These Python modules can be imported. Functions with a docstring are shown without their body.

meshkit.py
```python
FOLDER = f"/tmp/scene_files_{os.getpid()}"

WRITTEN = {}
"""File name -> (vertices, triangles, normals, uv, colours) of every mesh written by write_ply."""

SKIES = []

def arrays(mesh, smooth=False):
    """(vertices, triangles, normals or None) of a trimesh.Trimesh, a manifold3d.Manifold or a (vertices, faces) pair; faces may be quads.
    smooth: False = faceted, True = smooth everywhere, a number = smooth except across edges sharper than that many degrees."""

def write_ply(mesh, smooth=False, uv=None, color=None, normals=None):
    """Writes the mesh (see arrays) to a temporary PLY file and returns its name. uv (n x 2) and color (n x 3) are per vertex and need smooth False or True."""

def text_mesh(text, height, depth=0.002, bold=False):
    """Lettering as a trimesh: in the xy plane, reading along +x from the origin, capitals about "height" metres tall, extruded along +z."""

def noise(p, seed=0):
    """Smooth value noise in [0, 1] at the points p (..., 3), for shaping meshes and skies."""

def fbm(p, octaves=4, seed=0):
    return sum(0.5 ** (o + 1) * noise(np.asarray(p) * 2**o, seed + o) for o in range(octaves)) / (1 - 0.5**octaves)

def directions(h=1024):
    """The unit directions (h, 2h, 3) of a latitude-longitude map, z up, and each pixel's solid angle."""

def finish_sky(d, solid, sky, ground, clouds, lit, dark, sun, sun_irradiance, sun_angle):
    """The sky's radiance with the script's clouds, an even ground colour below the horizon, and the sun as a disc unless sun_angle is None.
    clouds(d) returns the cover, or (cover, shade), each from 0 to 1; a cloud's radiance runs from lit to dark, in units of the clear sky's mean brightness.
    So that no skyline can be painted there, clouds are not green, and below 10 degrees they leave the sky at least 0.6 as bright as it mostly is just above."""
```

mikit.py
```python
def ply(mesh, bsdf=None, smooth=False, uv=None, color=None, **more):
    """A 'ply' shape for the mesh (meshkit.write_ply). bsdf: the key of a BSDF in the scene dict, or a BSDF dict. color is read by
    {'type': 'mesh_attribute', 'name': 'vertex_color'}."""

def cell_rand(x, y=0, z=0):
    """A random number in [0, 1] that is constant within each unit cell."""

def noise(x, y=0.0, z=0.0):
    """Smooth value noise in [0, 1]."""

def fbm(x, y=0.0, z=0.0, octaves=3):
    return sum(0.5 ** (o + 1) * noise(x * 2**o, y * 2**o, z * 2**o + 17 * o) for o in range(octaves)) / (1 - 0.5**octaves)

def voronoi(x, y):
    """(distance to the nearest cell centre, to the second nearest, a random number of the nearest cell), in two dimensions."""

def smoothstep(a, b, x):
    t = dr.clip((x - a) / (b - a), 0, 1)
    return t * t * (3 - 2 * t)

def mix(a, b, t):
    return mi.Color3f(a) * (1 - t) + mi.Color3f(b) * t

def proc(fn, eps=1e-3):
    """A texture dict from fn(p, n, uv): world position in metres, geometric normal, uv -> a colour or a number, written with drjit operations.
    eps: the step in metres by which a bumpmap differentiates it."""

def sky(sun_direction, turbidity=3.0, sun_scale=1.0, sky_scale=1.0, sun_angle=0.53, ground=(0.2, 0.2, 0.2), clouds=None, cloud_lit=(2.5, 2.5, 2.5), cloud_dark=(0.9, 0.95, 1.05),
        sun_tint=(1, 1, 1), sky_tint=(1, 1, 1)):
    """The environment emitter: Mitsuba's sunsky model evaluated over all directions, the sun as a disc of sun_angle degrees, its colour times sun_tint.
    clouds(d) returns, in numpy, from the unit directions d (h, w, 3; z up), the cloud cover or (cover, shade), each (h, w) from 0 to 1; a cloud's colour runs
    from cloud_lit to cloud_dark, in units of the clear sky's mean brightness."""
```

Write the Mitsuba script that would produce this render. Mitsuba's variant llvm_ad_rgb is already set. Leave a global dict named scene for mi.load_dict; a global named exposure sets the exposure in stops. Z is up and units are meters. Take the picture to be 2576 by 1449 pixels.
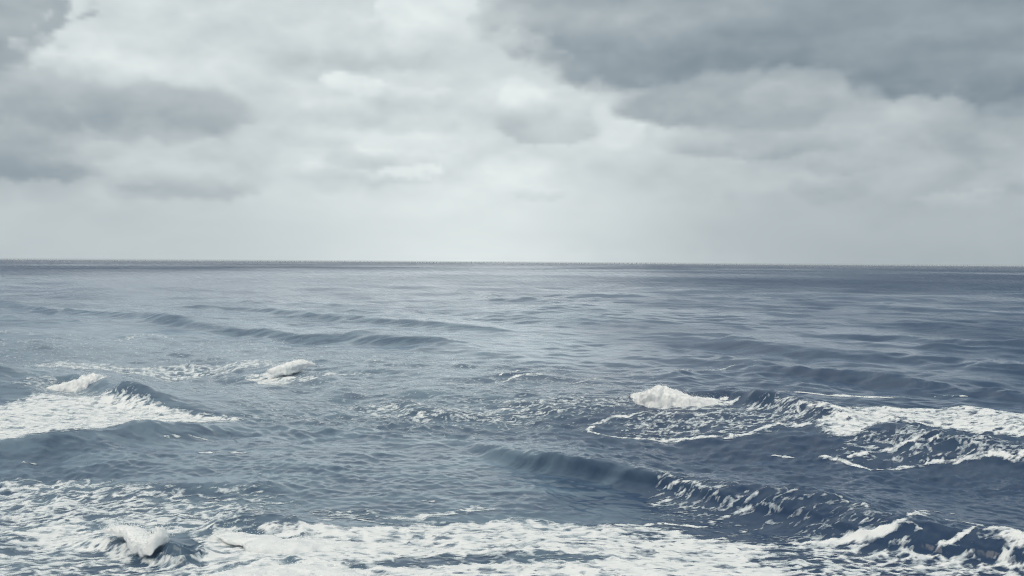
import math
import numpy as np
import trimesh
import drjit as dr
import mitsuba as mi
import meshkit
import mikit

T = mi.ScalarTransform4f
scene, labels = {}, {}

# ---------------------------------------------------------------- camera, sky, exposure
EYE = 12.0                                     # metres above the mean water level: a low cliff top
PITCH, ROLL = math.atan(64 / 2762), math.radians(0.378)
scene['camera'] = {
    'type': 'perspective', 'fov': math.degrees(2 * math.atan(1288 / 2762)), 'fov_axis': 'x', 'near_clip': 0.5, 'far_clip': 90000.0,
    'to_world': T().look_at(origin=[0, 0, EYE], target=[0, math.cos(PITCH), EYE - math.sin(PITCH)], up=[-math.sin(ROLL), 0, math.cos(ROLL)])}
exposure = 1.3

# azimuth, elevation, half width, half height (degrees); grey above and below; softness above and below; raggedness; opacity
CLOUDS = [(-0.81, 2.49, 20.74, 7.47, 211, 215, 1.7, 1.7, 0.1, 0.95), (26.2, 2.03, 17.84, 7.26, 158, 158, 1.7, 1.7, 0.15, 0.97), (19.14, 3.84, 8.71, 4.15, 184, 180, 1.5, 1.5, 0.2, 0.6),
 (-23.97, 1.75, 14.11, 4.98, 184, 180, 1.5, 1.5, 0.15, 0.8), (-24.28, 9.55, 4.98, 5.6, 160, 154, 0.6, 0.8, 0.2, 0.95), (-15.06, 9.69, 8.09, 3.94, 203, 195, 0.16, 0.6, 0.5, 0.95),
 (-14.78, 12.1, 4.15, 2.28, 199, 192, 0.5, 0.7, 0.35, 0.6), (-22.9, 7.15, 8.92, 1.56, 170, 152, 0.8, 0.5, 0.6, 0.9), (-17.07, 7.27, 3.11, 1.29, 170, 160, 0.6, 0.5, 0.25, 0.85),
 (-23.43, 5.07, 3.94, 1.29, 166, 150, 0.6, 0.28, 0.5, 0.92), (-17.26, 5.02, 5.39, 1.66, 186, 186, 0.7, 0.6, 0.3, 0.5), (-19.13, 4.96, 2.7, 1.04, 190, 186, 0.4, 0.7, 0.35, 0.5),
 (-16.88, 4.05, 4.36, 1.08, 190, 174, 0.45, 0.45, 0.3, 0.9), (-8.44, 11.04, 4.77, 2.18, 200, 184, 0.3, 0.35, 0.3, 0.85), (-4.37, 12.14, 2.49, 1.87, 218, 205, 0.25, 0.7, 0.4, 0.7),
 (-5.18, 8.85, 2.7, 1.08, 206, 190, 0.6, 0.5, 0.3, 0.8), (-8.03, 8.99, 1.56, 0.54, 222, 216, 0.4, 0.8, 0.4, 0.7), (-5.99, 6.73, 5.39, 1.87, 204, 200, 0.6, 0.7, 0.35, 0.5),
 (-6.8, 4.88, 3.32, 0.87, 205, 196, 0.5, 0.5, 0.3, 0.6), (-5.26, 4.75, 1.29, 0.35, 220, 212, 0.4, 0.5, 0.3, 0.7), (1.95, 7.62, 2.9, 1.49, 204, 186, 0.3, 0.16, 0.25, 0.92),
 (0.18, 8.32, 1.24, 1.04, 212, 200, 0.35, 0.8, 0.4, 0.5), (5.35, 7.21, 1.24, 1.24, 214, 214, 0.5, 0.7, 0.3, 0.6), (13.32, 12.35, 13.28, 2.49, 162, 152, 0.8, 0.5, 0.5, 0.95),
 (5.92, 11.59, 3.94, 1.08, 168, 146, 0.7, 0.4, 0.25, 0.85), (10.38, 10.32, 8.71, 1.56, 150, 140, 0.7, 0.45, 0.5, 0.9), (8.8, 8.08, 3.53, 1.0, 166, 150, 0.6, 0.45, 0.25, 0.85),
 (12.39, 8.21, 4.77, 1.45, 174, 160, 0.6, 0.5, 0.5, 0.8), (15.88, 8.82, 3.53, 0.93, 180, 172, 0.6, 0.7, 0.5, 0.7), (22.13, 9.81, 4.98, 2.39, 150, 138, 0.6, 0.3, 0.4, 0.95),
 (23.51, 11.18, 3.32, 1.66, 158, 148, 0.6, 0.7, 0.35, 0.6), (12.22, 6.03, 3.94, 0.79, 176, 160, 0.7, 0.45, 0.25, 0.8), (19.28, 6.93, 3.53, 1.24, 184, 176, 0.35, 0.8, 0.35, 0.7),
 (23.58, 6.39, 4.15, 1.24, 170, 164, 0.7, 0.7, 0.25, 0.6), (22.14, 3.31, 1.87, 0.27, 182, 176, 0.35, 0.4, 0.4, 0.9), (23.54, 3.5, 0.62, 0.21, 180, 174, 0.35, 0.5, 0.4, 0.9)]


LIT, DARK = np.array([1.27, 1.33, 1.275]), np.array([0.150, 0.198, 0.240])   # the cloud colours wanted in the picture (linear)
SKY_UNIT = 0.2251                               # the clear sky's mean brightness times the exposure


def srgb(grey):
    v = np.asarray(grey, float) / 255
    return np.where(v < 0.04045, v / 12.92, ((v + 0.055) / 1.055) ** 2.4)


def cloud_cover(d):
    """A full overcast: heaps and banks of cloud, each lighter above and greyer below, over a pale background that brightens towards the zenith."""
    az = np.degrees(np.arctan2(d[..., 0], d[..., 1]))
    el = np.degrees(np.arcsin(np.clip(d[..., 2], -1, 1)))
    big = meshkit.fbm(d * 5.0 * [1, 1, 1.6] + 3.1, 4, 1)
    level = srgb(166 + 50 * (big - 0.5))
    # the bright break in the overcast lies ahead; the bank of heavier cloud goes on to the right above the frame
    level = level + 0.16 * np.exp(-((az + 2) / 26) ** 2) * np.exp(-((el - 8) / 22) ** 2)
    bank = np.exp(-((az - 24) / 18) ** 2) * smooth_np(6, 12, el) * (1 - smooth_np(24, 48, el))
    level = level * (1 - 0.45 * bank)
    view = (np.abs(az) < 60) & (el < 40)
    a, e, p = az[view], el[view], d[view]
    wa = 2.2 * (meshkit.fbm(p * 22.0, 4, 21) - 0.5) + 0.9 * (meshkit.fbm(p * 75.0, 4, 22) - 0.5)
    we = 0.9 * (meshkit.fbm(p * 24.0, 4, 23) - 0.5) + 0.6 * (meshkit.fbm(p * 80.0, 4, 24) - 0.5)
    billow = 0.5 - np.abs(2 * meshkit.fbm(p * [26, 26, 34], 5, 25) - 1) - 0.25   # cauliflower heads
    puff = meshkit.fbm(p * [38, 38, 60], 5, 27) - 0.5
    soft = meshkit.fbm(p * [12, 12, 40], 4, 26) - 0.5
    deep = meshkit.fbm(p * [9, 9, 26] + 5.0, 5, 28) - 0.5
    out = level[view]

    def heap(x, y, st, sb, ragged):
        x, y = x + wa * 0.0, y
        rough = np.where(y > -0.2, 0.7 * billow + 1.0 * puff, 0.8 * puff)
        f = 1 - np.sqrt(np.abs(x) ** 2.4 + np.abs(y) ** 2.4) + ragged * 1.3 * rough
        width = sb + (st - sb) * smooth_np(-0.25, 0.25, y)
        return smooth_np(-0.5 * width, 0.5 * width, f)

    for ca, ce, ra, re, top, bottom, st, sb, ragged, opacity in CLOUDS:
        x, y = (a + wa - ca) / ra, (e + we - ce) / re
        mask = opacity * heap(x, y, st, sb, ragged)
        calm = 0.15 + 0.85 * smooth_np(1.0, 5.5, e)                        # far cloud near the horizon blurs into an even veil
        own = bottom + (top - bottom) * smooth_np(-1.0, 0.6, y) + calm * (20 * puff + 12 * soft + 16 * billow + 26 * deep)
        own = srgb(own + 0.04 * (own - 172))
        out = out * (1 - mask) + own * mask
    # many smaller heaps in rows, flatter and closer together towards the horizon
    r = np.random.default_rng(12)
    for _ in range(70):
        ca, ce = r.uniform(-30, 30), 3.6 + 16 * r.random() ** 1.1
        re = (0.22 + 0.085 * ce) * r.uniform(0.6, 1.4)
        x, y = (a + wa - ca) / (re * r.uniform(2.2, 4.0)), (e + we - ce) / re
        tone = r.uniform(0.4, 1.0)
        out = out * (1 + tone * 0.75 * heap(x, y, 0.35, 0.6, 0.45) * (0.17 * smooth_np(-0.3, 0.9, y) - 0.13))
    level[view] = out * (1 + 0.06 * soft)
    # brighter towards the zenith, as overcast skies are
    level = level * (1 + 0.6 * smooth_np(19, 50, el))
    return 1.0, (LIT[1] - level) / (LIT[1] - DARK[1])


def smooth_np(a, b, x):
    t = np.clip((x - a) / (b - a), 0, 1)
    return t * t * (3 - 2 * t)


scene['sky'] = mikit.sky([-0.35, -0.5, 0.79], turbidity=3, sun_scale=0.36, sky_scale=1.0, sun_angle=34, ground=(0.36, 0.42, 0.46), clouds=cloud_cover,
                         cloud_lit=tuple(LIT / SKY_UNIT), cloud_dark=tuple(DARK / SKY_UNIT), sun_tint=(0.95, 1.0, 1.08))

# ---------------------------------------------------------------- materials


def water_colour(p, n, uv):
    """Deep blue offshore and on the right; paler in the surf on the left, part streaks of fine bubbles, part sky reflection painted into the colour."""
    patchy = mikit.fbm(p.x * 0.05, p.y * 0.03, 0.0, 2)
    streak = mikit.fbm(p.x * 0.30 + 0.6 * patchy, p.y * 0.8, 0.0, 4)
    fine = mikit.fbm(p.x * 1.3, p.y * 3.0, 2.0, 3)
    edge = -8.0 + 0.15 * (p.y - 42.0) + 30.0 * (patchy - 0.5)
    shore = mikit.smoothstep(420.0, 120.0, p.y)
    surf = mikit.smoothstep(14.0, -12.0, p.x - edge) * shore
    milky_sheen = surf * (0.52 + 0.8 * mikit.smoothstep(0.40, 0.70, streak) + 0.7 * (fine - 0.5)) + shore * 0.14 * mikit.smoothstep(0.48, 0.75, streak)  # fine bubbles, plus the bright sky's reflection painted in as a paler base colour
    return mikit.mix((0.022, 0.050, 0.108), (0.112, 0.172, 0.234), dr.clip(milky_sheen, 0.0, 1.0))


def water_rough(p, n, uv):
    """Wind-ruffled patches; the open water on the right is ruffled most."""
    a = mikit.fbm(p.x * 0.004 + 7.0, p.y * 0.0025, 0.0, 5)
    b = mikit.fbm(p.x * 0.05, p.y * 0.035, 5.0, 4)
    shore = mikit.smoothstep(900.0, 250.0, p.y)
    wind = 0.5 * mikit.smoothstep(-30.0, 70.0, p.x - 0.12 * p.y + 50.0 * (b - 0.5)) + 0.5 * mikit.smoothstep(-500.0, 900.0, p.x)
    return dr.clip(0.19 + 0.13 * wind + 0.12 * mikit.smoothstep(-120.0, -700.0, p.x) + 0.46 * (a - 0.5) * mikit.smoothstep(9000.0, 2500.0, p.y) + 0.30 * (b - 0.5) * shore, 0.12, 0.42)


def foam_lace(p):
    """Fine bubbles and threads within a foam sheet, about 0 to 1."""
    w = mikit.fbm(p.x * 1.1, p.y * 1.4, 0.0, 2) - 0.5
    big = dr.abs(2.0 * mikit.fbm(p.x * 2.0 + 1.6 * w, p.y * 3.2 - 1.6 * w, 0.0, 3) - 1.0)
    small = dr.abs(2.0 * mikit.fbm(p.x * 5.0 + w, p.y * 8.0, 4.0, 3) - 1.0)
    return 1.6 * big + 0.9 * small


def foam_colour(p, n, uv):
    a = mikit.fbm(p.x * 2.0, p.y * 2.6, p.z * 2.0, 4)
    t = dr.clip(uv.x * 1.1 + 1.1 * (a - 0.5), 0.0, 1.0)                # uv.x: how thick the foam lies
    return mikit.mix((0.46, 0.53, 0.58), (0.88, 0.89, 0.89), t)


def foam_cover(p, n, uv):
    return 0.97 * mikit.smoothstep(-0.14, 0.74, 1.15 * uv.x + 0.31 - 0.62 * foam_lace(p))


def torn_cover(p, n, uv):
    a = mikit.fbm(p.x * 3.2, p.y * 3.2, p.z * 4.0, 4)
    return mikit.smoothstep(0.0, 0.5, 1.25 * uv.y + 0.55 - 1.9 * a * (1.0 - 0.75 * uv.y))


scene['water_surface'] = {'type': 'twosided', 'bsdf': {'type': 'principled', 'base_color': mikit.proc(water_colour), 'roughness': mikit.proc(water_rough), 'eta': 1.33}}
scene['froth'] = {'type': 'twosided', 'bsdf': {'type': 'diffuse', 'reflectance': mikit.proc(foam_colour)}}
# the edges of tumbling water are torn: uv.y runs from 0 at the edge to 1 within
scene['torn_froth'] = {'type': 'mask', 'opacity': mikit.proc(torn_cover), 'bsdf': {'type': 'ref', 'id': 'froth'}}
scene['tumbling_froth'] = {'type': 'twosided', 'bsdf': {'type': 'diffuse', 'reflectance': {'type': 'rgb', 'value': [0.94, 0.95, 0.955]}}}
# a thin film of bubbles lets the water show through
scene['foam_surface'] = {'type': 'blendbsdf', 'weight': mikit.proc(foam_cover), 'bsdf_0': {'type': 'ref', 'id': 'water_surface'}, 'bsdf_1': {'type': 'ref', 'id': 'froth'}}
scene['lip_surface'] = {'type': 'twosided', 'bsdf': {'type': 'principled', 'base_color': {'type': 'rgb', 'value': [0.02, 0.045, 0.09]}, 'roughness': 0.2, 'eta': 1.33}}

# ---------------------------------------------------------------- the water: one height field, finer where waves are nearer
RIDGES = [{'id': 'swell',
  'crest': [(-186.33, 355.28, 0.8, 3, 7), (-136.18, 291.89, 0.9, 2.6, 8), (-103.05, 254.48, 0.95, 2.6, 8), (-79.81, 230.0, 1.1, 2.6, 8), (-56.22, 197.01, 1.1, 2.5, 7),
            (-41.23, 181.34, 1.05, 2.5, 7), (-28.12, 169.67, 0.9, 2.6, 6), (-24.3, 173.13, 0.2, 2.6, 6)],
  'wander': 0.5,
  'thing': 'swell_wave',
  'label': 'long dark unbroken swell crossing the far left water'},
 {'id': 'swell',
  'crest': [(-103.81, 299.17, 0.1, 2.5, 6), (-79.5, 271.68, 0.7, 3, 7), (-61.53, 262.19, 1.1, 3, 7), (-41.62, 235.59, 1.1, 3, 7), (-23.91, 214.53, 1.0, 3, 7),
            (-6.2, 195.81, 0.5, 2.5, 6), (0.88, 191.57, 0.1, 2, 5)],
  'wander': 0.5,
  'thing': 'swell_wave',
  'label': 'low far swell in the left half, beyond the long dark one, nearest the horizon'},
 {'id': 'swell',
  'crest': [(-28.86, 178.01, 0.1, 2, 5), (-21.26, 164.21, 0.7, 2.2, 5), (-14.11, 157.45, 0.75, 2.2, 5), (-8.91, 156.46, 0.4, 2, 5), (-4.34, 155.49, 0.05, 2, 5)],
  'wander': 0.5,
  'thing': 'swell_wave',
  'label': 'short low swell just left of the middle, below the far pair'},
 {'id': 'swell',
  'crest': [(50.98, 209.1, 0.1, 3, 7), (54.63, 185.46, 0.7, 3, 7), (62.45, 178.97, 0.9, 3, 7), (68.01, 162.73, 0.8, 3, 7), (76.66, 149.62, 0.6, 3, 7)],
  'wander': 0.5,
  'thing': 'swell_wave',
  'label': 'farthest low swell on the right side of the water'},
 {'id': 'swell',
  'crest': [(33.88, 165.99, 0.1, 2.6, 6), (41.35, 151.47, 0.55, 2.8, 7), (50.57, 144.81, 0.6, 2.8, 7), (54.42, 134.82, 0.75, 2.8, 7), (59.89, 128.09, 0.9, 2.8, 7),
            (64.84, 126.5, 0.8, 2.8, 7)],
  'wander': 0.5,
  'thing': 'swell_wave',
  'label': 'low swell at the right edge, second from the horizon there'},
 {'id': 'swell',
  'crest': [(27.22, 130.89, 0.1, 2.2, 5), (28.57, 118.72, 0.8, 2.6, 6), (32.78, 113.91, 1.0, 2.8, 6), (36.51, 111.4, 1.15, 2.8, 6), (38.93, 105.88, 1.1, 2.8, 6),
            (42.17, 99.88, 1.1, 2.8, 6), (44.64, 95.37, 1.1, 2.8, 6), (49.06, 89.28, 1.0, 2.8, 6)],
  'wander': 0.5,
  'thing': 'swell_wave',
  'label': 'dark blue unbroken swell rising behind the large white breaker'},
 {'id': 'main',
  'crest': [(10.01, 97.12, 0.1, 1.2, 2.5), (12.07, 93.99, 0.5, 1.2, 2.5), (16.06, 93.38, 0.5, 1.3, 2.6), (18.86, 92.99, 0.6, 0.9, 2.6), (19.95, 89.54, 1.1, 0.8, 2.6),
            (21.33, 87.19, 1.05, 1.0, 2.6), (23.18, 82.48, 0.85, 1.8, 3), (25.2, 81.25, 0.5, 2, 3), (27.14, 80.84, 0.1, 2, 3)],
  'wander': 0.25,
  'thing': 'breaking_wave',
  'label': 'largest white breaking wave, its dark hollow shoulder on the right'},
 {'id': 'swell',
  'crest': [(23.56, 74.14, 0.05, 1.8, 3), (26.26, 74.96, 0.7, 2.0, 3.2), (27.71, 72.35, 0.95, 2.0, 3.2), (30.1, 69.37, 1.05, 2.0, 3.2), (31.41, 66.98, 1.1, 2.0, 3.2),
            (34.3, 64.44, 1.0, 2.0, 3.2)],
  'wander': 0.5,
  'thing': 'swell_wave',
  'label': 'foam-laced dark wave at the right edge, in front of the broad white band'},
 {'id': 'front',
  'crest': [(-4.57, 76.06, 0.05, 1.2, 3), (-2.25, 72.54, 0.3, 0.7, 3), (0.11, 65.95, 0.68, 0.55, 3), (2.61, 62.43, 0.8, 0.5, 3), (5.34, 60.0, 0.75, 0.55, 3),
            (7.64, 57.53, 0.6, 0.9, 3), (9.59, 55.46, 0.7, 1.4, 4), (11.87, 53.05, 0.9, 1.8, 4), (13.56, 51.38, 1.15, 1.9, 4), (14.92, 49.68, 1.05, 1.9, 4),
            (15.84, 47.52, 1.1, 1.8, 3.6), (16.82, 45.96, 1.15, 1.6, 3.4), (17.94, 44.96, 1.0, 1.5, 3), (19.26, 44.22, 0.9, 1.4, 3), (20.44, 43.45, 0.85, 1.4, 3),
            (21.85, 41.76, 0.9, 1.4, 3)],
  'wander': 0.45,
  'thing': 'swell_wave',
  'label': 'large dark steep swell streaked with foam, nearest the viewer on the right'},
 {'id': 'left',
  'crest': [(-41.99, 94.33, 0.1, 1.5, 3), (-42.36, 100.08, 0.3, 1.5, 3), (-40.52, 103.26, 0.7, 1.5, 3), (-35.5, 97.21, 0.85, 1.4, 3), (-32.24, 92.88, 0.85, 1.4, 3),
            (-28.08, 89.32, 0.55, 1.6, 3), (-24.16, 86.88, 0.25, 1.6, 3), (-20.47, 84.64, 0.05, 1.6, 3)],
  'wander': 0.2,
  'thing': 'breaking_wave',
  'label': 'white-capped peak breaking at the left above the broad foam field'},
 {'id': 'foamback',
  'crest': [(-38.04, 92.23, 0.05, 2, 3), (-33.89, 90.99, 0.4, 2, 3), (-32.23, 91.89, 0.8, 2, 3), (-28.63, 89.01, 0.65, 2, 3), (-24.55, 86.02, 0.3, 2, 3),
            (-21.07, 84.61, 0.05, 2, 3)],
  'wander': 0.2,
  'thing': None,
  'label': ''},
 {'id': 'swell',
  'crest': [(-36.53, 65.05, 0.9, 2.2, 4), (-33.99, 67.52, 0.8, 2.2, 4), (-30.59, 68.71, 0.88, 2.2, 4), (-27.85, 70.63, 0.85, 2.2, 4), (-25.47, 74.16, 0.75, 2.2, 4),
            (-22.51, 76.92, 0.75, 2.2, 4), (-20.25, 79.0, 0.35, 2, 4), (-17.34, 78.82, 0.05, 2, 4)],
  'wander': 0.3,
  'thing': 'swell_wave',
  'label': 'dark shaded wave below the broad white foam field at the left edge'},
 {'id': 'mid',
  'crest': [(-28.32, 122.62, 0.05, 1.3, 3), (-26.58, 124.87, 0.3, 1.4, 3), (-24.45, 124.43, 0.4, 1.4, 3), (-21.13, 119.65, 0.6, 1.5, 3), (-17.4, 109.84, 0.55, 1.7, 3),
            (-14.58, 104.01, 0.3, 1.8, 3), (-11.39, 102.43, 0.05, 1.8, 3)],
  'wander': 0.2,
  'thing': 'breaking_wave',
  'label': 'smallest and farthest breaking wave, a white cap left of the middle'},
 {'id': 'swell',
  'crest': [(-3.63, 115.56, 0.05, 1.2, 2.4), (-1.11, 115.34, 0.3, 1.2, 2.4), (0.98, 115.65, 0.45, 1.1, 2.4), (3.06, 114.78, 0.3, 1.1, 2.4), (5.42, 111.93, 0.2, 1.2, 2.4),
            (9.22, 108.72, 0.05, 1.2, 2.4)],
  'wander': 0.2,
  'thing': 'swell_wave',
  'label': 'small peaked wave with a thin white foam line, in the middle of the water'},
 {'id': 'swell',
  'crest': [(-14.3, 90.35, 0.05, 1.4, 2.6), (-11.7, 93.1, 0.35, 1.4, 2.6), (-9.28, 94.26, 0.6, 1.4, 2.6), (-6.71, 89.68, 0.45, 1.4, 2.6), (-3.99, 87.21, 0.15, 1.4, 2.6),
            (-1.74, 85.67, 0.03, 1.4, 2.6)],
  'wander': 0.3,
  'thing': 'swell_wave',
  'label': 'small streaky peak of water left of the middle, below the white-capped far breaker'},
 {'id': 'barrel',
  'crest': [(-18.67, 47.97, 0.1, 0.5, 1.1), (-16.72, 46.69, 0.6, 0.5, 1.1), (-15.22, 45.76, 0.7, 0.45, 1.1), (-13.86, 44.58, 0.85, 0.4, 1.1), (-13.37, 44.67, 0.7, 0.4, 1.1),
            (-13.07, 45.22, 0.3, 0.4, 1.1), (-12.19, 45.0, 0.05, 0.5, 1.1)],
  'wander': 0.1,
  'thing': 'breaking_wave',
  'label': 'small curling wave with a dark hollow under its lip, bottom left'},
 {'id': 'surge',
  'crest': [(-14.17, 49.96, 0.1, 1.2, 1.6), (-13.07, 49.6, 0.5, 1.4, 1.6), (-12.01, 49.67, 0.6, 1.5, 1.6), (-10.0, 48.68, 0.5, 1.6, 1.6), (-7.75, 47.95, 0.3, 1.6, 1.6),
            (-4.99, 48.27, 0.1, 1.6, 1.6)],
  'wander': 0.2,
  'thing': 'breaking_wave',
  'label': 'smooth white mound of tumbling surf at the left end of the front foam band'},
 {'id': 'surge2',
  'crest': [(-12.23, 41.8, 0.05, 1.2, 1.6), (-11.36, 43.1, 0.35, 1.2, 1.6), (-9.79, 43.12, 0.45, 1.2, 1.6), (-7.59, 43.08, 0.35, 1.2, 1.6), (-5.99, 42.88, 0.1, 1.2, 1.6)],
  'wander': 0.2,
  'thing': 'breaking_wave',
  'label': 'mound of tumbling surf at the bottom edge, nearest to the viewer'},
 {'id': 'swell',
  'crest': [(-20.08, 56.08, 0.05, 1.2, 2), (-18.25, 56.72, 0.3, 1.2, 2), (-15.83, 56.92, 0.4, 1.2, 2), (-13.27, 56.58, 0.3, 1.2, 2), (-10.76, 56.37, 0.05, 1.2, 2)],
  'wander': 0.4,
  'thing': 'swell_wave',
  'label': 'low ruffled wave left of centre above the foam-covered foreground'}]
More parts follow.
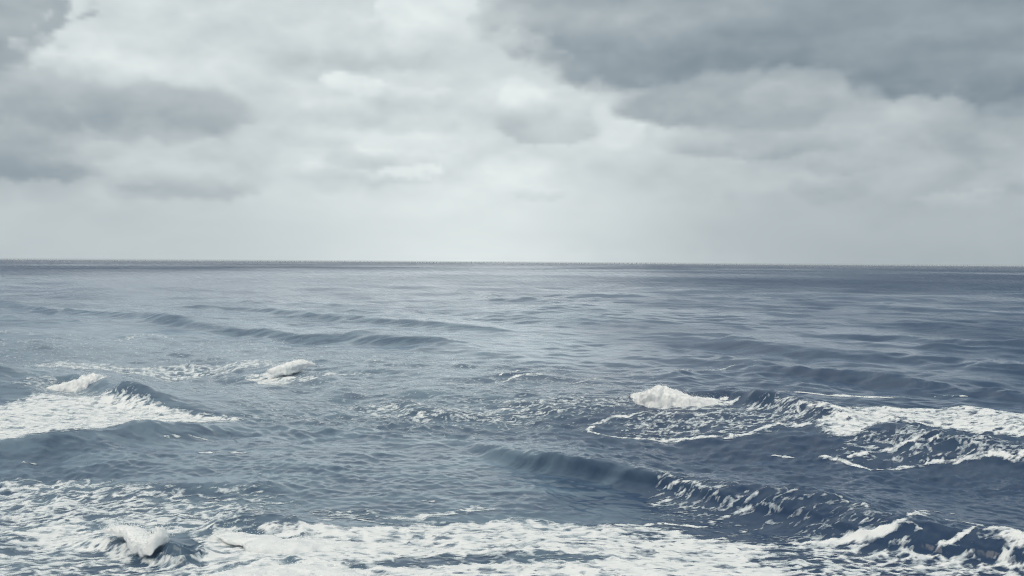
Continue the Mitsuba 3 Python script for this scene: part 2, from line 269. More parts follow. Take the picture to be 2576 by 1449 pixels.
FOAM = [{'label': 'broad flat field of white foam at the left, below the white-capped peak',
  'patches': [('poly',
               [(-46.42, 86.03), (-41.19, 88.2), (-39.88, 94.2), (-36.11, 94.19), (-31.77, 90.57), (-27.5, 87.47), (-24.35, 85.32), (-20.86, 83.73), (-23.97, 81.9),
                (-25.84, 74.43), (-27.85, 70.62), (-31.88, 68.26), (-38.33, 71.01)],
               0.93, 1.0),
              ('poly', [(-22.23, 84.34), (-16.9, 88.49), (-9.02, 86.88), (-17.7, 83.2)], 0.25, 1.2),
              ('poly', [(-44.46, 98.29), (-44.73, 104.78), (-31.69, 91.32), (-30.09, 89.49), (-35.24, 93.7), (-40.76, 94.65)], 0.36, 1.0)]},
 {'label': 'thin pale foam lines far out on the left side',
  'patches': [('poly',
               [(-54.23, 121.85), (-52.69, 127.79), (-44.55, 128.38), (-40.18, 132.39), (-35.43, 134.4), (-29.68, 137.11), (-27.46, 129.04), (-33.25, 126.14), (-38.36, 122.02),
                (-45.04, 119.75), (-50.17, 118.53)],
               0.62, 1.2),
              ('stroke', [(-78.85, 168.96), (-72.53, 171.41), (-62.78, 166.96)], 0.3, 2.5), ('stroke', [(-59.85, 167.23), (-58.09, 176.64), (-53.33, 169.63)], 0.45, 1.5),
              ('stroke', [(-55.21, 116.47), (-53.12, 117.46), (-50.34, 115.95)], 0.4, 1.0),
              ('poly', [(-30.58, 122.74), (-26.58, 122.78), (-20.42, 115.67), (-21.94, 114.87), (-26.94, 116.64)], 0.8, 0.7)]},
 {'label': 'thin bright foam lines on the small waves in the middle distance',
  'patches': [('stroke', [(-20.27, 117.19), (-18.7, 120.79), (-16.39, 121.57)], 0.95, 0.55),
              ('stroke', [(-6.6, 109.34), (-1.86, 110.36), (0.14, 113.91), (1.39, 114.73), (3.27, 114.89)], 0.95, 0.33),
              ('stroke', [(-1.52, 114.5), (-0.5, 117.87), (0.37, 120.39)], 0.9, 0.25), ('stroke', [(5.23, 107.97), (7.09, 109.48), (8.71, 112.43)], 0.8, 0.3),
              ('stroke', [(-18.42, 131.28), (-15.78, 133.12)], 0.5, 0.9)]},
 {'label': 'faint thin streaky foam scattered over the middle distance left of the largest breaker',
  'patches': [('poly',
               [(-15.12, 93.36), (-10.51, 101.12), (-7.53, 91.66), (-1.28, 97.35), (7.53, 97.03), (10.66, 93.55), (9.6, 89.96), (0.45, 87.53), (-5.88, 87.09), (-10.8, 88.51)],
               0.42, 1.2),
              ('poly', [(-79.81, 158.69), (-36.4, 170.98), (-9.32, 137.51), (12.44, 109.29), (8.71, 87.54), (-8.34, 80.33), (-20.55, 84.99), (-32.39, 103.02), (-56.69, 112.68)],
               0.2, 4.0),
              ('stroke', [(-11.57, 92.1), (-10.32, 94.38), (-9.63, 99.67), (-7.58, 92.29)], 0.8, 0.3), ('stroke', [(-9.92, 89.31), (-8.46, 91.02), (-7.14, 88.94)], 0.75, 0.25)]},
 {'label': 'bright foam streak trailing right behind the largest breaker',
  'patches': [('stroke', [(21.07, 97.76), (24.72, 98.14), (27.85, 96.63), (31.23, 96.26), (34.83, 95.58)], 1.35, 1.0),
              ('stroke', [(17.93, 119.57), (22.42, 120.38), (25.35, 124.05)], 0.7, 0.35), ('stroke', [(9.8, 115.68), (14.99, 116.86)], 0.5, 0.4),
              ('stroke', [(37.91, 98.16), (40.47, 96.64)], 0.6, 0.3)]},
 {'label': 'broad white foam band running to the right edge',
  'patches': [('poly',
               [(20.44, 87.43), (22.5, 82.17), (28.99, 87.34), (35.0, 86.52), (40.05, 85.49), (46.79, 85.09), (38.64, 70.19), (34.88, 74.39), (32.7, 76.64), (30.28, 79.08),
                (27.78, 80.16), (25.09, 76.37), (23.89, 74.34), (21.62, 74.9), (21.66, 79.06), (22.99, 80.74)],
               0.86, 0.7)]},
 {'label': 'loop of lacy foam in front of the largest breaker',
  'patches': [('poly', [(8.6, 86.4), (13.19, 87.76), (19.11, 88.61), (20.94, 86.87), (22.7, 81.81), (21.96, 80.16), (17.58, 78.8), (12.05, 80.08), (7.49, 81.05)], 0.4, 1.0),
              ('poly', [(10.06, 94.29), (11.85, 92.24), (15.75, 91.5), (18.96, 90.98), (18.52, 90.45), (15.12, 87.85), (11.33, 88.13), (10.16, 90.54)], 0.8, 0.6),
              ('stroke',
               [(10.55, 86.94), (7.95, 86.14), (6.3, 84.96), (5.7, 83.43), (6.33, 81.4), (9.17, 80.34), (12.55, 79.53), (16.06, 78.36), (19.04, 80.13), (21.77, 79.46),
                (24.9, 79.33)],
               0.85, 0.5),
              ('poly', [(16.81, 83.52), (19.53, 87.6), (21.21, 86.72), (22.23, 84.6), (22.98, 81.77), (20.83, 82.64)], 0.48, 0.6)]},
 {'label': 'lacy foam with a bright rim on the dark wave at the right edge',
  'patches': [('poly', [(20.12, 71.48), (23.67, 75.37), (25.86, 73.83), (31.41, 77.58), (31.33, 66.82), (36.8, 71.6), (32.97, 64.12), (30.53, 65.9), (25.47, 69.05)], 0.34, 0.8),
              ('stroke', [(20.15, 71.79), (21.07, 70.31), (21.73, 69.14), (23.42, 68.22), (25.98, 68.41), (28.08, 67.48), (29.85, 66.52), (30.96, 66.01), (36.42, 71.87)], 0.8,
               0.4),
              ('stroke', [(17.28, 73.21), (18.51, 72.3)], 0.9, 0.22), ('stroke', [(21.77, 70.93), (25.12, 71.67), (27.29, 70.56), (28.38, 70.1)], 0.75, 0.35)]},
 {'label': 'torn foam streaks up the face of the nearest dark swell',
  'patches': [('stroke', [(7.0, 54.07), (8.07, 54.68), (8.68, 54.78), (8.42, 55.76), (7.88, 57.77), (8.96, 59.36)], 0.54, 0.34),
              ('stroke', [(8.19, 55.57), (8.96, 55.33), (9.57, 54.22)], 0.5, 0.28),
              ('stroke', [(8.52, 49.19), (9.55, 50.89), (10.39, 51.37), (11.16, 51.5), (11.64, 51.99)], 0.5, 0.32),
              ('stroke', [(10.47, 53.24), (11.14, 53.24), (11.38, 52.53), (10.83, 52.66)], 0.58, 0.2), ('stroke', [(11.29, 51.23), (12.54, 51.02), (13.3, 51.12)], 0.36, 0.24),
              ('stroke', [(8.81, 46.86), (9.97, 48.39), (10.67, 49.17)], 0.48, 0.28), ('stroke', [(15.02, 50.01), (15.19, 48.8), (15.62, 47.91)], 0.44, 0.24),
              ('stroke', [(13.49, 46.54), (14.61, 46.34), (15.2, 46.61)], 0.36, 0.2), ('stroke', [(16.09, 45.75), (16.6, 45.33), (16.93, 44.88)], 0.48, 0.16),
              ('stroke', [(14.71, 45.6), (15.65, 45.43), (16.57, 45.7), (17.74, 47.52), (19.54, 49.91)], 0.76, 0.34),
              ('stroke', [(19.09, 49.69), (20.92, 50.62), (21.97, 50.48)], 0.56, 0.24), ('stroke', [(19.76, 52.96), (20.76, 53.54), (21.63, 53.29)], 0.64, 0.22),
              ('stroke', [(2.3, 66.84), (3.28, 66.98)], 0.64, 0.2), ('stroke', [(5.18, 64.77), (5.67, 63.67)], 0.56, 0.16), ('stroke', [(-4.0, 53.85), (-4.38, 54.19)], 0.56, 0.16),
              ('poly',
               [(7.38, 57.15), (9.53, 55.12), (11.76, 52.51), (13.71, 51.25), (15.02, 49.42), (16.01, 47.0), (16.0, 45.51), (14.03, 46.09), (10.37, 46.19), (8.4, 48.46),
                (6.23, 50.97)],
               0.13, 0.5),
              ('poly', [(7.69, 57.93), (11.84, 52.9), (11.13, 51.34), (7.88, 52.09), (6.87, 54.6)], 0.24, 0.5)]},
 {'label': 'wide white foam band along the bottom centre',
  'patches': [('poly',
               [(-11.21, 47.8), (-8.48, 48.13), (-6.71, 48.0), (-4.22, 49.58), (-1.51, 49.36), (0.11, 50.17), (2.44, 49.33), (3.83, 48.64), (5.66, 49.2), (7.33, 48.37),
                (8.71, 47.26), (10.42, 46.41), (13.13, 46.46), (14.9, 45.66), (13.96, 45.83), (11.04, 45.48), (9.93, 44.22), (10.98, 42.04), (10.31, 39.46), (-4.04, 39.15),
                (-7.35, 41.76), (-9.09, 42.77)],
               0.95, 0.55),
              ('stroke', [(4.93, 49.03), (6.44, 49.74), (8.24, 49.64)], 0.85, 0.3), ('stroke', [(10.76, 45.71), (13.42, 46.29), (14.9, 45.66), (15.97, 45.4)], 1.0, 0.35)]},
 {'label': 'net of foam with dark holes in the bottom right corner',
  'patches': [('poly', [(9.74, 44.83), (12.79, 45.82), (15.75, 44.76), (17.65, 44.22), (18.97, 43.54), (23.52, 45.61), (20.14, 38.98), (8.66, 38.5)], 0.6, 0.6),
              ('poly', [(18.85, 44.02), (21.92, 48.33), (25.34, 49.15), (21.31, 41.29), (19.38, 43.03)], 0.8, 0.4),
              ('stroke', [(17.4, 43.99), (18.31, 44.27), (19.81, 45.88), (21.56, 47.92)], 0.9, 0.2)]},
 {'label': 'foam field full of dark lens-shaped holes in the bottom left corner',
  'patches': [('poly',
               [(-34.33, 61.52), (-28.41, 60.81), (-23.52, 59.63), (-19.95, 57.45), (-15.95, 54.5), (-12.61, 52.19), (-12.77, 48.47), (-11.81, 47.43), (-11.33, 43.01),
                (-10.56, 39.0), (-21.16, 37.86)],
               0.6, 0.8),
              ('poly', [(-22.7, 50.94), (-20.82, 51.81), (-18.73, 50.25), (-16.54, 46.18), (-18.65, 46.39), (-21.56, 47.61)], 0.82, 0.6),
              ('poly', [(-18.39, 55.9), (-13.18, 56.22), (-10.27, 53.84), (-11.61, 49.51), (-15.88, 54.27)], 0.4, 0.7),
              ('poly', [(-13.65, 47.84), (-11.07, 47.24), (-8.79, 42.82), (-5.85, 41.92), (-5.46, 39.11), (-11.41, 39.0)], 0.88, 0.5)]},
 {'label': 'thin pale foam patch just above the front foam band',
  'patches': [('poly', [(-5.94, 50.34), (-4.2, 51.45), (-2.37, 52.51), (-0.95, 52.98), (-0.74, 51.89), (-1.93, 50.88), (-4.07, 49.95)], 0.62, 0.35),
              ('stroke', [(-11.95, 49.42), (-9.7, 48.99), (-7.77, 50.37), (-5.47, 49.45)], 0.55, 0.3),
              ('poly', [(-9.92, 51.99), (-7.36, 52.6), (-5.61, 50.71), (-8.42, 49.87)], 0.35, 0.4)]},
 {'label': 'small faint foam smears on the water left of centre',
  'patches': [('stroke', [(-19.2, 68.6), (-18.13, 68.78), (-16.7, 68.55)], 0.75, 0.35), ('stroke', [(-22.76, 73.21), (-21.77, 74.38), (-20.08, 74.14)], 0.5, 0.35),
              ('stroke', [(-28.97, 65.06), (-27.54, 65.01)], 0.5, 0.25)]}]
HOLES = [([(-15.44, 48.24), (-14.66, 48.29), (-13.75, 46.99), (-12.98, 44.47), (-13.54, 44.07), (-14.18, 44.3)], 1.0, 0.15),
 ([(-17.32, 46.93), (-16.94, 46.6), (-16.88, 46.36), (-17.16, 46.57)], 0.95, 0.06),
 ([(-6.43, 42.7), (-4.53, 43.9), (-1.35, 44.3), (3.16, 44.11), (5.02, 43.51), (3.08, 43.01), (-1.31, 43.08), (-3.45, 42.44), (-5.31, 42.46)], 0.75, 0.35),
 ([(-11.03, 47.04), (-9.76, 45.92), (-8.04, 45.64), (-6.99, 46.4), (-8.13, 46.13), (-9.54, 46.45)], 0.7, 0.2),
 ([(4.81, 47.82), (6.27, 48.35), (7.19, 47.46), (6.08, 46.89)], 0.45, 0.3), ([(8.59, 47.53), (10.95, 48.82), (12.5, 47.94), (10.61, 47.29)], 0.6, 0.2)]
WHITE = {'main': [(10.27, 96.28, 0.3, 0.9), (10.47, 93.03, 0.95, 1.6), (10.85, 89.99, 1.7, 2.3), (11.51, 89.05, 2.1, 2.6), (13.33, 88.66, 1.65, 2.4), (14.71, 88.25, 1.3, 2.2),
          (16.43, 89.78, 1.0, 2.0), (18.04, 91.35, 0.78, 1.8), (19.44, 92.96, 0.6, 1.5), (20.51, 94.34, 0.4, 1.2), (21.38, 95.48, 0.2, 0.8)],
 'left': [(-42.2, 97.19, 0.25, 1.0), (-40.82, 97.27, 0.75, 1.6), (-39.61, 97.34, 1.15, 1.9), (-38.23, 97.41, 1.6, 2.2), (-37.13, 97.77, 1.4, 2.0), (-36.41, 98.71, 1.1, 1.6),
          (-36.12, 100.91, 0.55, 1.1)],
 'mid': [(-26.92, 119.93, 0.15, 1.2), (-25.45, 119.58, 0.65, 1.6), (-24.25, 120.11, 0.88, 1.7), (-23.09, 122.0, 0.7, 1.4), (-21.89, 123.48, 0.2, 1.0)],
 'barrel': [(-17.57, 47.23, 0.1, 0.4), (-16.54, 46.17, 0.28, 0.8), (-15.48, 45.04, 0.48, 1.1), (-14.79, 44.68, 0.56, 1.2), (-14.41, 44.88, 0.56, 1.1), (-14.23, 45.26, 0.45, 0.8),
            (-14.24, 45.71, 0.2, 0.5)],
 'surge': [(-13.15, 47.91, 0.04, 0.9), (-12.08, 46.83, 0.16, 1.5), (-10.65, 45.41, 0.28, 2.0), (-9.16, 44.64, 0.3, 2.2), (-7.92, 44.98, 0.24, 2.0), (-6.41, 45.91, 0.14, 1.6),
           (-4.8, 46.48, 0.05, 1.0)],
 'surge2': [(-11.73, 41.11, 0.05, 0.6), (-10.81, 41.02, 0.25, 1.2), (-9.47, 41.05, 0.35, 1.4), (-7.85, 41.2, 0.3, 1.4), (-6.34, 41.13, 0.2, 1.2), (-5.28, 40.99, 0.05, 0.7)]}
LIPS = {}
LUMP = {'main': 0.24, 'left': 0.18, 'mid': 0.16, 'barrel': 0.12, 'surge': 0.14, 'surge2': 0.14}
SPRAY = {'main': 3000, 'left': 900, 'mid': 500, 'barrel': 900, 'surge': 500, 'surge2': 500}



def fbm2(x, y, octaves=4, seed=0, z=0.0):
    """Smooth noise in [0, 1] over the plane."""
    return meshkit.fbm(np.stack([x, y, np.full_like(x, z + 0.37)], -1), octaves, seed)


def smooth_np(a, b, x):
    t = np.clip((x - a) / (b - a), 0, 1)
    return t * t * (3 - 2 * t)


def curve(rows, step=0.6):
    """A smooth polyline (Catmull-Rom) through the rows (x, y, more columns), resampled about every step metres."""
    p = np.asarray(rows, float)
    q = np.vstack([2 * p[0] - p[1], p, 2 * p[-1] - p[-2]])
    out = []
    for k in range(len(p) - 1):
        a, b, c, d = q[k:k + 4]
        n = max(2, int(np.hypot(*(c - b)[:2]) / step))
        t = (np.arange(n) / n)[:, None]
        cat = 0.5 * (2 * b + (c - a) * t + (2 * a - 5 * b + 4 * c - d) * t**2 + (3 * b - a - 3 * c + d) * t**3)
        cat[:, 2:] = (b + (c - b) * t)[:, 2:]
        out.append(cat)
    return np.vstack(out + [p[-1:]])


def nearest_on(rows, x, y, reach):
    """(indices of the points within reach of the polyline, signed distance (positive to the right of its run), the rows' further columns there, run)."""
    p = np.asarray(rows, float)
    near = np.nonzero((x > p[:, 0].min() - reach) & (x < p[:, 0].max() + reach) & (y > p[:, 1].min() - reach) & (y < p[:, 1].max() + reach))[0]
    px, py = x[near], y[near]
    best = np.full(len(near), 1e18)
    sign, extra, run = np.ones(len(near)), np.zeros((len(near), p.shape[1] - 2)), np.zeros(len(near))
    length = 0.0
    for a, b in zip(p[:-1], p[1:]):
        e = (b - a)[:2]
        l = np.hypot(*e)
        t = ((px - a[0]) * e[0] + (py - a[1]) * e[1]) / max(l * l, 1e-12)
        tc = np.clip(t, 0, 1)
        dx, dy = px - a[0] - tc * e[0], py - a[1] - tc * e[1]
        d2 = dx * dx + dy * dy
        won = d2 < best
        best[won] = d2[won]
        sign[won] = np.where((px - a[0]) * e[1] - (py - a[1]) * e[0] > 0, 1.0, -1.0)[won]
        extra[won] = (a[2:] + (b - a)[2:] * tc[:, None])[won]
        run[won] = (length + tc * l)[won]
        length += l
    ok = best < reach * reach
    return near[ok], (np.sqrt(best) * sign)[ok], extra[ok], run[ok]


def ridge_height(ridge, x, y):
    """(indices, height) of one wave: crest rows are (x, y, height, width of the front, width of the back)."""
    rows = curve(ridge["crest"], 1.5)
    reach = 3.2 * max(rows[:, 3].max(), rows[:, 4].max())
    i, s, e, run = nearest_on(rows, x, y, reach)
    if not len(i):
        return i, s
    s = s + ridge.get("wander", 0.5) * (fbm2(run / 5.0, s * 0.05, 3, 11) - 0.5) * 2 * np.minimum(1, e[:, 1])
    h = e[:, 0] * (1 + 0.4 * (fbm2(run / 4.0, s * 0.0 + 3.0, 3, 5) - 0.5) * np.exp(-(s / (1.2 * e[:, 1])) ** 2))
    front = np.exp(-(np.maximum(s, 0) / e[:, 1]) ** 2) - 0.10 * np.exp(-((s - 2.0 * e[:, 1]) / (0.9 * e[:, 1])) ** 2)
    back = np.exp(-(np.abs(np.minimum(s, 0)) / e[:, 2]) ** 1.6)
    shape = np.where(s > 0, front, back)
    size = 0.30 + np.hypot(x[i], y[i]) / 150
    torn = fbm2(x[i] / size, y[i] / size, 4, 17) - 0.5
    return i, h * (shape + 0.32 * torn * np.maximum(shape, 0) ** 0.7)


def swell_height(x, y):
    """Height of the swell and of the breaking waves, and which wave each point belongs to (-1: none)."""
    z, who, most = np.zeros(len(x)), np.full(len(x), -1), np.full(len(x), 0.22)
    for k, r in enumerate(RIDGES):
        i, h = ridge_height(r, x, y)
        if len(i):
            z[i] += h
            top = np.abs(h) > np.maximum(most[i], 0.3 * max(c[2] for c in r["crest"]))
            who[i[top]], most[i[top]] = k, np.abs(h[top])
    return z, who



fine = np.radians(np.arange(-27.5, 27.5001, 0.054))
coarse = np.radians(np.concatenate([np.geomspace(0.3, 152.5, 46).cumsum() / np.geomspace(0.3, 152.5, 46).sum() * 305 - 0.0]))[:-1] + fine[-1]
angle = np.concatenate([fine, coarse])
dip = np.concatenate([np.arange(345, 60, -0.42), np.arange(60, 6, -0.22)])                                         # how far below the horizon each ring lies, so that rings widen with distance
ring = np.concatenate([np.linspace(1.0, 36.0, 30), 12 * 1098 / dip])
spacing = np.gradient(ring)
A, R = np.meshgrid(angle, ring)
X, Y = (R * np.sin(A)).ravel(), (R * np.cos(A)).ravel()
n_a, n_r = len(angle), len(ring)

rng = np.random.default_rng(7)
Z, owner = swell_height(X, Y)
SWELL = Z.copy()
# wind chop: many short-crested wave trains, gathered in groups
front = (A.ravel() > -0.55) & (A.ravel() < 0.55)
gx, gy = np.zeros_like(X), np.zeros_like(X)
for k in range(230):
    wl = 0.36 * (9 / 0.36) ** rng.random() if k > 44 else 10 * 8 ** rng.random()
    spread = 0.5 if wl > 9.5 else 0.8
    heading = math.atan2(-0.66, -0.75) + rng.normal(0, spread)
    steep = 0.0175 * rng.uniform(0.5, 1.3) * (0.8 if wl > 9.5 else 0.65 if wl > 3.0 else 1.0 if wl > 1.5 else 1.9)
    amp, kx, ky, ph = steep * wl / (2 * math.pi), 2 * math.pi / wl * math.cos(heading), 2 * math.pi / wl * math.sin(heading), rng.uniform(0, 6.28)
    last = int(np.searchsorted(spacing[30:], wl / 2.6)) + 30
    s = slice(30 * n_a, min(last, n_r) * n_a)
    fade = np.clip(2.0 - 2.0 * np.repeat(spacing[30:min(last, n_r)], n_a) / (wl / 2.6), 0, 1) * front[s]
    th = kx * X[s] + ky * Y[s] + ph
    Z[s] += amp * fade * np.cos(th)
    q = 0.7 * amp * fade * np.sin(th)
    gx[s] -= q * math.cos(heading)
    gy[s] -= q * math.sin(heading)
near = slice(30 * n_a, int(np.searchsorted(ring, 420)) * n_a)
gust = 0.45 + 1.1 * smooth_np(0.3, 0.7, fbm2(X[near] / 9, Y[near] / 14, 3, 31))
gust = np.maximum(gust, smooth_np(0.15, 0.5, np.abs(SWELL[near])))
Z[near] = SWELL[near] + (Z[near] - SWELL[near]) * gust

# ---------------------------------------------------------------- where foam lies, and how thickly
def inside(poly, x, y):
    c = np.zeros(len(x), bool)
    for (x0, y0), (x1, y1) in zip(poly, np.roll(poly, -1, 0)):
        if y0 != y1:
            c ^= ((y0 > y) != (y1 > y)) & (x < (x1 - x0) * (y - y0) / (y1 - y0) + x0)
    return c


def foam_density():
    D, who = np.zeros(len(X)), np.full(len(X), -1)
    for k, patches in enumerate(FOAM):
        for kind, pts, density, feather in patches['patches']:
            if kind == 'stroke':
                i, s, _, run = nearest_on(curve(pts, 0.8), X, Y, feather * 2.2)
                s = s + feather * 1.6 * (fbm2(X[i] / (2.2 * feather), Y[i] / (2.2 * feather), 3, 41 + k) - 0.5)
                along = fbm2(run / 3.0, run * 0.0 + 0.5, 3, 45 + k)
                v = density * (0.62 + 0.8 * along) * (1 - smooth_np(feather * 0.25, feather * (0.7 + 0.7 * along), np.abs(s)))
            else:
                poly = np.asarray(pts)
                i, s, _, _ = nearest_on(np.vstack([poly, poly[:1]]), X, Y, 60.0)
                s = np.abs(s) * np.where(inside(poly, X[i], Y[i]), 1, -1)
                s = s + 2.4 * feather * (fbm2(X[i] / 2.6, Y[i] / 2.6, 3, 61 + k) - 0.5)
                v = density * smooth_np(-feather, feather, s)
            won = v > D[i]
            D[i[won]], who[i[won]] = v[won], k
    for pts, strength, feather in HOLES:
        poly = np.asarray(pts)
        i, s, _, _ = nearest_on(np.vstack([poly, poly[:1]]), X, Y, 30.0)
        s = np.abs(s) * np.where(inside(poly, X[i], Y[i]), 1, -1) + 1.2 * feather * (fbm2(X[i] / 0.8, Y[i] / 0.8, 3, 91) - 0.5)
        D[i] *= 1 - strength * smooth_np(-feather, feather, s)
    return D, who


D, patch = foam_density()
hit = np.nonzero(D > 0.02)[0]
fx, fy = X[hit] * 0.82 + Y[hit] * 0.2, Y[hit] - X[hit] * 0.1
w1, w2 = fbm2(fx / 1.7, fy / 1.7, 2, 51) - 0.5, fbm2(fx / 1.7, fy / 1.7, 2, 52) - 0.5
cells = np.abs(2 * fbm2(fx / 0.75 + 1.3 * w1, fy / 0.5 + 1.3 * w2, 3, 53) - 1)
small = np.abs(2 * fbm2(fx / 0.28 + w1, fy / 0.2 + w2, 3, 54) - 1)
lace = cells * 0.72 + small * 0.42
order = np.argsort(np.argsort(lace)) / max(len(lace) - 1, 1)              # evened out: as much foam as the density asks for
M = np.full(len(X), -1.0)
M[hit] = D[hit] * 1.18 - order
THICK = np.clip(M / 0.38, 0, 1)

X2, Y2 = X + gx, Y + gy
V = np.stack([X2, Y2, Z], 1)
G = V.reshape(n_r, n_a, 3)


def grid_normals(g):
    du = np.empty_like(g)
    du[:, 1:-1] = g[:, 2:] - g[:, :-2]
    du[:, 0], du[:, -1] = g[:, 1] - g[:, -1], g[:, 0] - g[:, -2]
    dv = np.gradient(g, axis=0)
    n = np.cross(du, dv)
    return (n / np.maximum(np.linalg.norm(n, axis=-1, keepdims=True), 1e-12)).reshape(-1, 3)


N = grid_normals(G)
billow = 0.008 + THICK * (0.01 + 0.035 * np.where(THICK > 0, fbm2(X / 0.35, Y / 0.35, 3, 71), 0))
FG = V.copy()
FG[:, 2] += billow
FN = grid_normals(FG.reshape(n_r, n_a, 3))

idx = np.arange(n_r * n_a).reshape(n_r, n_a)
nxt = np.roll(idx, -1, 1)
quads = np.stack([idx[:-1], nxt[:-1], nxt[1:], idx[1:]], -1).reshape(-1, 4)
tris = np.concatenate([quads[:, [0, 1, 2]], quads[:, [0, 2, 3]]])


def mesh_entry(key, v, f, n, bsdf, uv=None, **lab):
    path = meshkit.write_ply((v, f), True, uv=uv, normals=n)
    scene[key] = {'type': 'ply', 'filename': path, 'face_normals': False, 'bsdf': {'type': 'ref', 'id': bsdf}}
    if lab:
        labels[key] = lab


def sub_entry(key, f, bsdf, **lab):
    V, N = ALL_V, ALL_N
    used, f2 = np.unique(f, return_inverse=True)
    mesh_entry(key, V[used], f2.reshape(-1, 3), N[used], bsdf, **lab)


def numbered(name, taken):
    key = name if name not in taken else f'{name}_{taken[name]:03d}'
    taken[name] = taken.get(name, 0) + 1
    return key


# beyond the last ring no wave can be told apart: the sheet goes on to the horizon in large flat pieces that start just under the rim
far_a, far_r = np.linspace(-math.pi, math.pi, 181)[:-1], np.concatenate([[ring[-1] * 0.985], np.geomspace(2600, 80000, 18)])
fa, fr = np.meshgrid(far_a, far_r)
far_v = np.stack([fr * np.sin(fa), fr * np.cos(fa), np.full_like(fr, -0.03)], -1).reshape(-1, 3)
fi = np.arange(len(far_v)).reshape(fr.shape) + len(V)
fn = np.roll(fi, -1, 1)
fq = np.stack([fi[:-1], fn[:-1], fn[1:], fi[1:]], -1).reshape(-1, 4)
far_tris = np.concatenate([fq[:, [0, 1, 2]], fq[:, [0, 2, 3]]])
TAKEN, WAVE_KEY = {}, {}
ALL_V, ALL_N = np.vstack([V, far_v]), np.vstack([N, np.tile([0, 0, 1.0], (len(far_v), 1))])
tri_owner = owner[tris[:, 0]]
sub_entry('water', np.vstack([tris[(tri_owner < 0) | np.isin(tri_owner, [k for k, r in enumerate(RIDGES) if r['thing'] is None])], far_tris]), 'water_surface',
          label='choppy slate blue sea reaching to the horizon', kind='structure', category='water')
for k, r in enumerate(RIDGES):
    if r['thing'] is None:
        continue
    mine = tris[tri_owner == k]
    key = WAVE_KEY[r['id']] = numbered(r['thing'], TAKEN)
    if r['thing'] == 'breaking_wave':
        labels[key] = {'label': r['label'], 'category': 'breaking wave', 'group': 'waves breaking in the surf'}
        if len(mine):
            sub_entry(key + '__wave_face', mine, 'water_surface')
    elif len(mine):
        sub_entry(key, mine, 'water_surface', label=r['label'], category='wave', group='unbroken swells rolling in')


def clip(f, m, arrays):
    """The part of the triangles where m > 0, cut along m = 0; arrays are per-vertex."""
    pos = m[f] > 0
    count = pos.sum(1)
    whole = f[count == 3]
    out = [[a[whole].reshape(-1, a.shape[1]) for a in arrays]]

    def lone_first(sel, want):
        g = f[sel]
        k = np.argmax(pos[sel] == want, 1)
        r = np.arange(len(g))
        return g[r, k], g[r, (k + 1) % 3], g[r, (k + 2) % 3]

    def cut(a, i, j):
        t = (m[i] / (m[i] - m[j]))[:, None]
        return a[i] + (a[j] - a[i]) * t

    i, j, k = lone_first(count == 1, True)
    out.append([np.stack([a[i], cut(a, i, j), cut(a, i, k)], 1).reshape(-1, a.shape[1]) for a in arrays])
    i, j, k = lone_first(count == 2, False)
    out.append([np.concatenate([np.stack([cut(a, j, i), a[j], a[k]], 1), np.stack([cut(a, j, i), a[k], cut(a, k, i)], 1)]).reshape(-1, a.shape[1]) for a in arrays])
    return [np.concatenate([o[c] for o in out]) for c in range(len(arrays))]


M += 0.12                                                              # the thinnest film reaches past the lace that is drawn on it
THICK = np.clip(M, 0, 1)
some = tris[(M[tris] > 0).any(1)]
tri_patch = patch[some[np.arange(len(some)), np.argmax(M[some], 1)]]
for k, f in enumerate(FOAM):
    mine = some[tri_patch == k]
    if not len(mine):
        continue
    v, n, t = clip(mine, M, [FG, FN, THICK[:, None]])
    packed, first, inv = np.unique(np.round(v, 5), axis=0, return_index=True, return_inverse=True)
    tri = inv.reshape(-1, 3)
    tri = tri[(tri[:, 0] != tri[:, 1]) & (tri[:, 1] != tri[:, 2]) & (tri[:, 0] != tri[:, 2])]
    mesh_entry(numbered('sea_foam', TAKEN), v[first], tri, n[first], 'foam_surface', uv=np.hstack([t[first], t[first]]),
               label=f['label'], category='foam', kind='stuff')


# ---------------------------------------------------------------- white water, lips and spray of the breaking waves
def vertex_noise(p, size, octaves, seed):
    return meshkit.fbm(p / size, octaves, seed) - 0.5


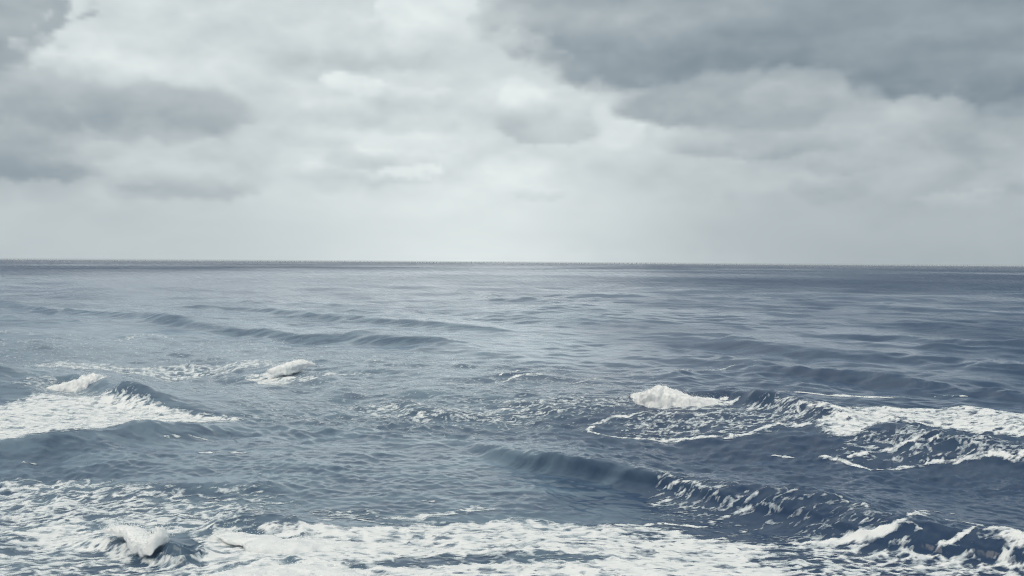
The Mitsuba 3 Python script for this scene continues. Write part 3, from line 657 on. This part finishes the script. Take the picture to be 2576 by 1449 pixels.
def white_water(rows, seed, lump):
    """A tumbling mound of foam along the foot line (x, y, height, depth): an arch in section, broken up by lumps of several sizes."""
    c = curve(rows, 0.07)
    tan = np.gradient(c[:, :2], axis=0)
    tan /= np.linalg.norm(tan, axis=1, keepdims=True)
    k = np.ones(41) / 41
    for a in range(2):
        tan[:, a] = np.convolve(np.pad(tan[:, a], 20, 'edge'), k, 'valid')
    nor = np.stack([tan[:, 1], -tan[:, 0]], 1)                            # towards the front
    phi = np.linspace(-0.30, 1.2, 72) * np.pi
    u = np.cos(phi) * 0.5 - 0.5
    h = np.sign(np.sin(phi)) * np.abs(np.sin(phi)) ** 0.75
    h = h * (1 + 0.0 * u)
    wob = c[:, 3] * (0.55 * (fbm2(c[:, 0] / 0.9, c[:, 1] / 0.9, 4, seed) - 0.5) + 0.2 * (fbm2(c[:, 0] / 0.22, c[:, 1] / 0.22, 2, seed + 3) - 0.5))
    c[:, :2] += nor * wob[:, None]
    p = np.empty((len(c), len(phi), 3))
    p[..., 0] = c[:, None, 0] + nor[:, None, 0] * u * c[:, None, 3]
    p[..., 1] = c[:, None, 1] + nor[:, None, 1] * u * c[:, None, 3]
    ground, _ = swell_height(p[:, 0, 0], p[:, 0, 1])
    p[..., 2] = np.minimum(ground, 0.6)[:, None] * 0.85 - 0.10 + c[:, None, 2] * h
    flat = p.reshape(-1, 3)
    n = np.cross(np.gradient(p, axis=0), np.gradient(p, axis=1)).reshape(-1, 3)
    n /= np.maximum(np.linalg.norm(n, axis=1, keepdims=True), 1e-9)
    if (n[:, 2] * np.tile(np.maximum(np.sin(phi), 0), len(c))).sum() < 0:
        n = -n
    size = np.repeat(np.minimum(1, c[:, 2] / 0.8), len(phi))
    lobes = 0.5 - np.abs(meshkit.fbm(flat / 0.75, 2, seed) * 2 - 1) * 1.6
    tatters = 0.5 - np.abs(meshkit.fbm(flat / 0.27, 3, seed + 1) * 2 - 1) * 1.6
    d = lump * (1.0 * lobes + 0.28 * tatters + 0.3 * vertex_noise(flat, 0.12, 2, seed + 2)) * size
    flat = flat + n * d[:, None]
    g = np.arange(len(flat)).reshape(len(c), len(phi))
    f = np.stack([g[:-1, :-1], g[1:, :-1], g[1:, 1:], g[:-1, 1:]], -1).reshape(-1, 4)
    f = np.concatenate([f[:, [0, 1, 2]], f[:, [0, 2, 3]]])
    m = trimesh.Trimesh(flat, f, process=False)
    if (m.face_normals[:, 2] * m.area_faces).sum() < 0:
        m.invert()
    inner = np.minimum(np.arange(len(c)), np.arange(len(c))[::-1])[:, None] * 0.07 / 0.9
    edge = np.clip(np.minimum(inner, 0.35 + np.minimum(phi + 0.05 * np.pi, 1.2 * np.pi - phi)[None] / (0.30 * np.pi)), 0, 1).ravel()
    return m, flat, n, size, edge


def lip_mesh(rows):
    """The thrown lip: a sheet that leaves the crest, arches forward and falls, with real thickness."""
    c = curve(rows, 0.05)
    tan = np.gradient(c[:, :2], axis=0)
    tan /= np.linalg.norm(tan, axis=1, keepdims=True)
    nor = np.stack([tan[:, 1], -tan[:, 0]], 1)
    a = np.linspace(-0.25, 0.95, 22) * np.pi
    out = []
    for thick in (0.0, -0.05):
        r = c[:, None, 3] + thick * np.minimum(1, c[:, None, 3] / 0.15)
        along = np.sin(a)[None] * r * 1.3 + 0.1
        p = np.empty((len(c), len(a), 3))
        p[..., 0] = c[:, None, 0] + nor[:, None, 0] * along
        p[..., 1] = c[:, None, 1] + nor[:, None, 1] * along
        p[..., 2] = c[:, None, 2] - c[:, None, 3] + np.cos(a)[None] * r
        p += 0.06 * (meshkit.fbm(p / 0.25, 3, 5) - 0.5)[..., None] * [1, 1, 1.5]
        out.append(p.reshape(-1, 3))
    m, l = len(c), len(a)
    g = np.arange(m * l).reshape(m, l)
    f = np.stack([g[:-1, :-1], g[1:, :-1], g[1:, 1:], g[:-1, 1:]], -1).reshape(-1, 4)
    rim = np.concatenate([g[0], g[1:, -1], g[-1, -2::-1], g[-2:0:-1, 0]])
    s = np.stack([rim, np.roll(rim, -1), np.roll(rim, -1) + m * l, rim + m * l], -1)
    f = np.concatenate([f, f[:, ::-1] + m * l, s])
    return trimesh.Trimesh(np.vstack(out), np.concatenate([f[:, [0, 1, 2]], f[:, [0, 2, 3]]]), process=False)


def spray_mesh(flat, n, size, count, seed, reach):
    """Droplets and clots of foam flung off the top and the edges of the white water."""
    r = np.random.default_rng(seed)
    high = np.nonzero(n[:, 2] > 0.1)[0]
    pick = r.choice(high, count)
    out = reach * r.random(count) ** 2.2
    pos = flat[pick] + n[pick] * out[:, None] + np.stack([r.normal(0, 0.05, count), r.normal(0, 0.05, count), out * r.random(count) * 0.9], 1)
    rad = r.uniform(0.008, 0.032, count) * (1 - 0.6 * out / reach)
    base = trimesh.creation.icosahedron()
    v = (base.vertices[None] * rad[:, None, None] * r.uniform(0.7, 1.4, (count, 12, 1)) + pos[:, None]).reshape(-1, 3)
    f = (base.faces[None] + 12 * np.arange(count)[:, None, None]).reshape(-1, 3)
    return trimesh.Trimesh(v, f, process=False)


for seed, (wid, rows) in enumerate(WHITE.items()):
    key = WAVE_KEY[wid]
    m, flat, n, size, edge = white_water(rows, 100 + 10 * seed, LUMP[wid])
    scene[key + '__white_water'] = mikit.ply(m, 'torn_froth', smooth=True, uv=np.stack([np.full(len(edge), 0.8 if wid[:5] == 'surge' else 1.0), edge], 1))
    sp = spray_mesh(flat, n, size, SPRAY[wid], 500 + seed, 0.30 if wid != 'barrel' else 0.22)
    scene[key + '__spray'] = mikit.ply(sp, 'tumbling_froth', uv=np.ones((len(sp.vertices), 2)))
    labels[key + '__spray'] = {'kind': 'stuff'}
    if wid in LIPS:
        scene[key + '__lip'] = mikit.ply(lip_mesh(LIPS[wid]), 'lip_surface' if wid == 'main' else 'tumbling_froth', smooth=50)

# ---------------------------------------------------------------- the air: far water pales towards the horizon
scene['sea_air'] = {'type': 'homogeneous', 'albedo': {'type': 'rgb', 'value': [0.95, 0.955, 0.96]}, 'sigma_t': {'type': 'rgb', 'value': [0.00004, 0.00004, 0.00004]}}
scene['haze'] = {'type': 'cube', 'to_world': T().translate([0, 0, 4.5]).scale([81000, 81000, 9.0]), 'bsdf': {'type': 'null'}, 'interior': {'type': 'ref', 'id': 'sea_air'}}
labels['haze'] = {'label': 'thin sea haze paling the far water', 'category': 'haze', 'kind': 'stuff'}
scene['camera']['medium'] = {'type': 'ref', 'id': 'sea_air'}
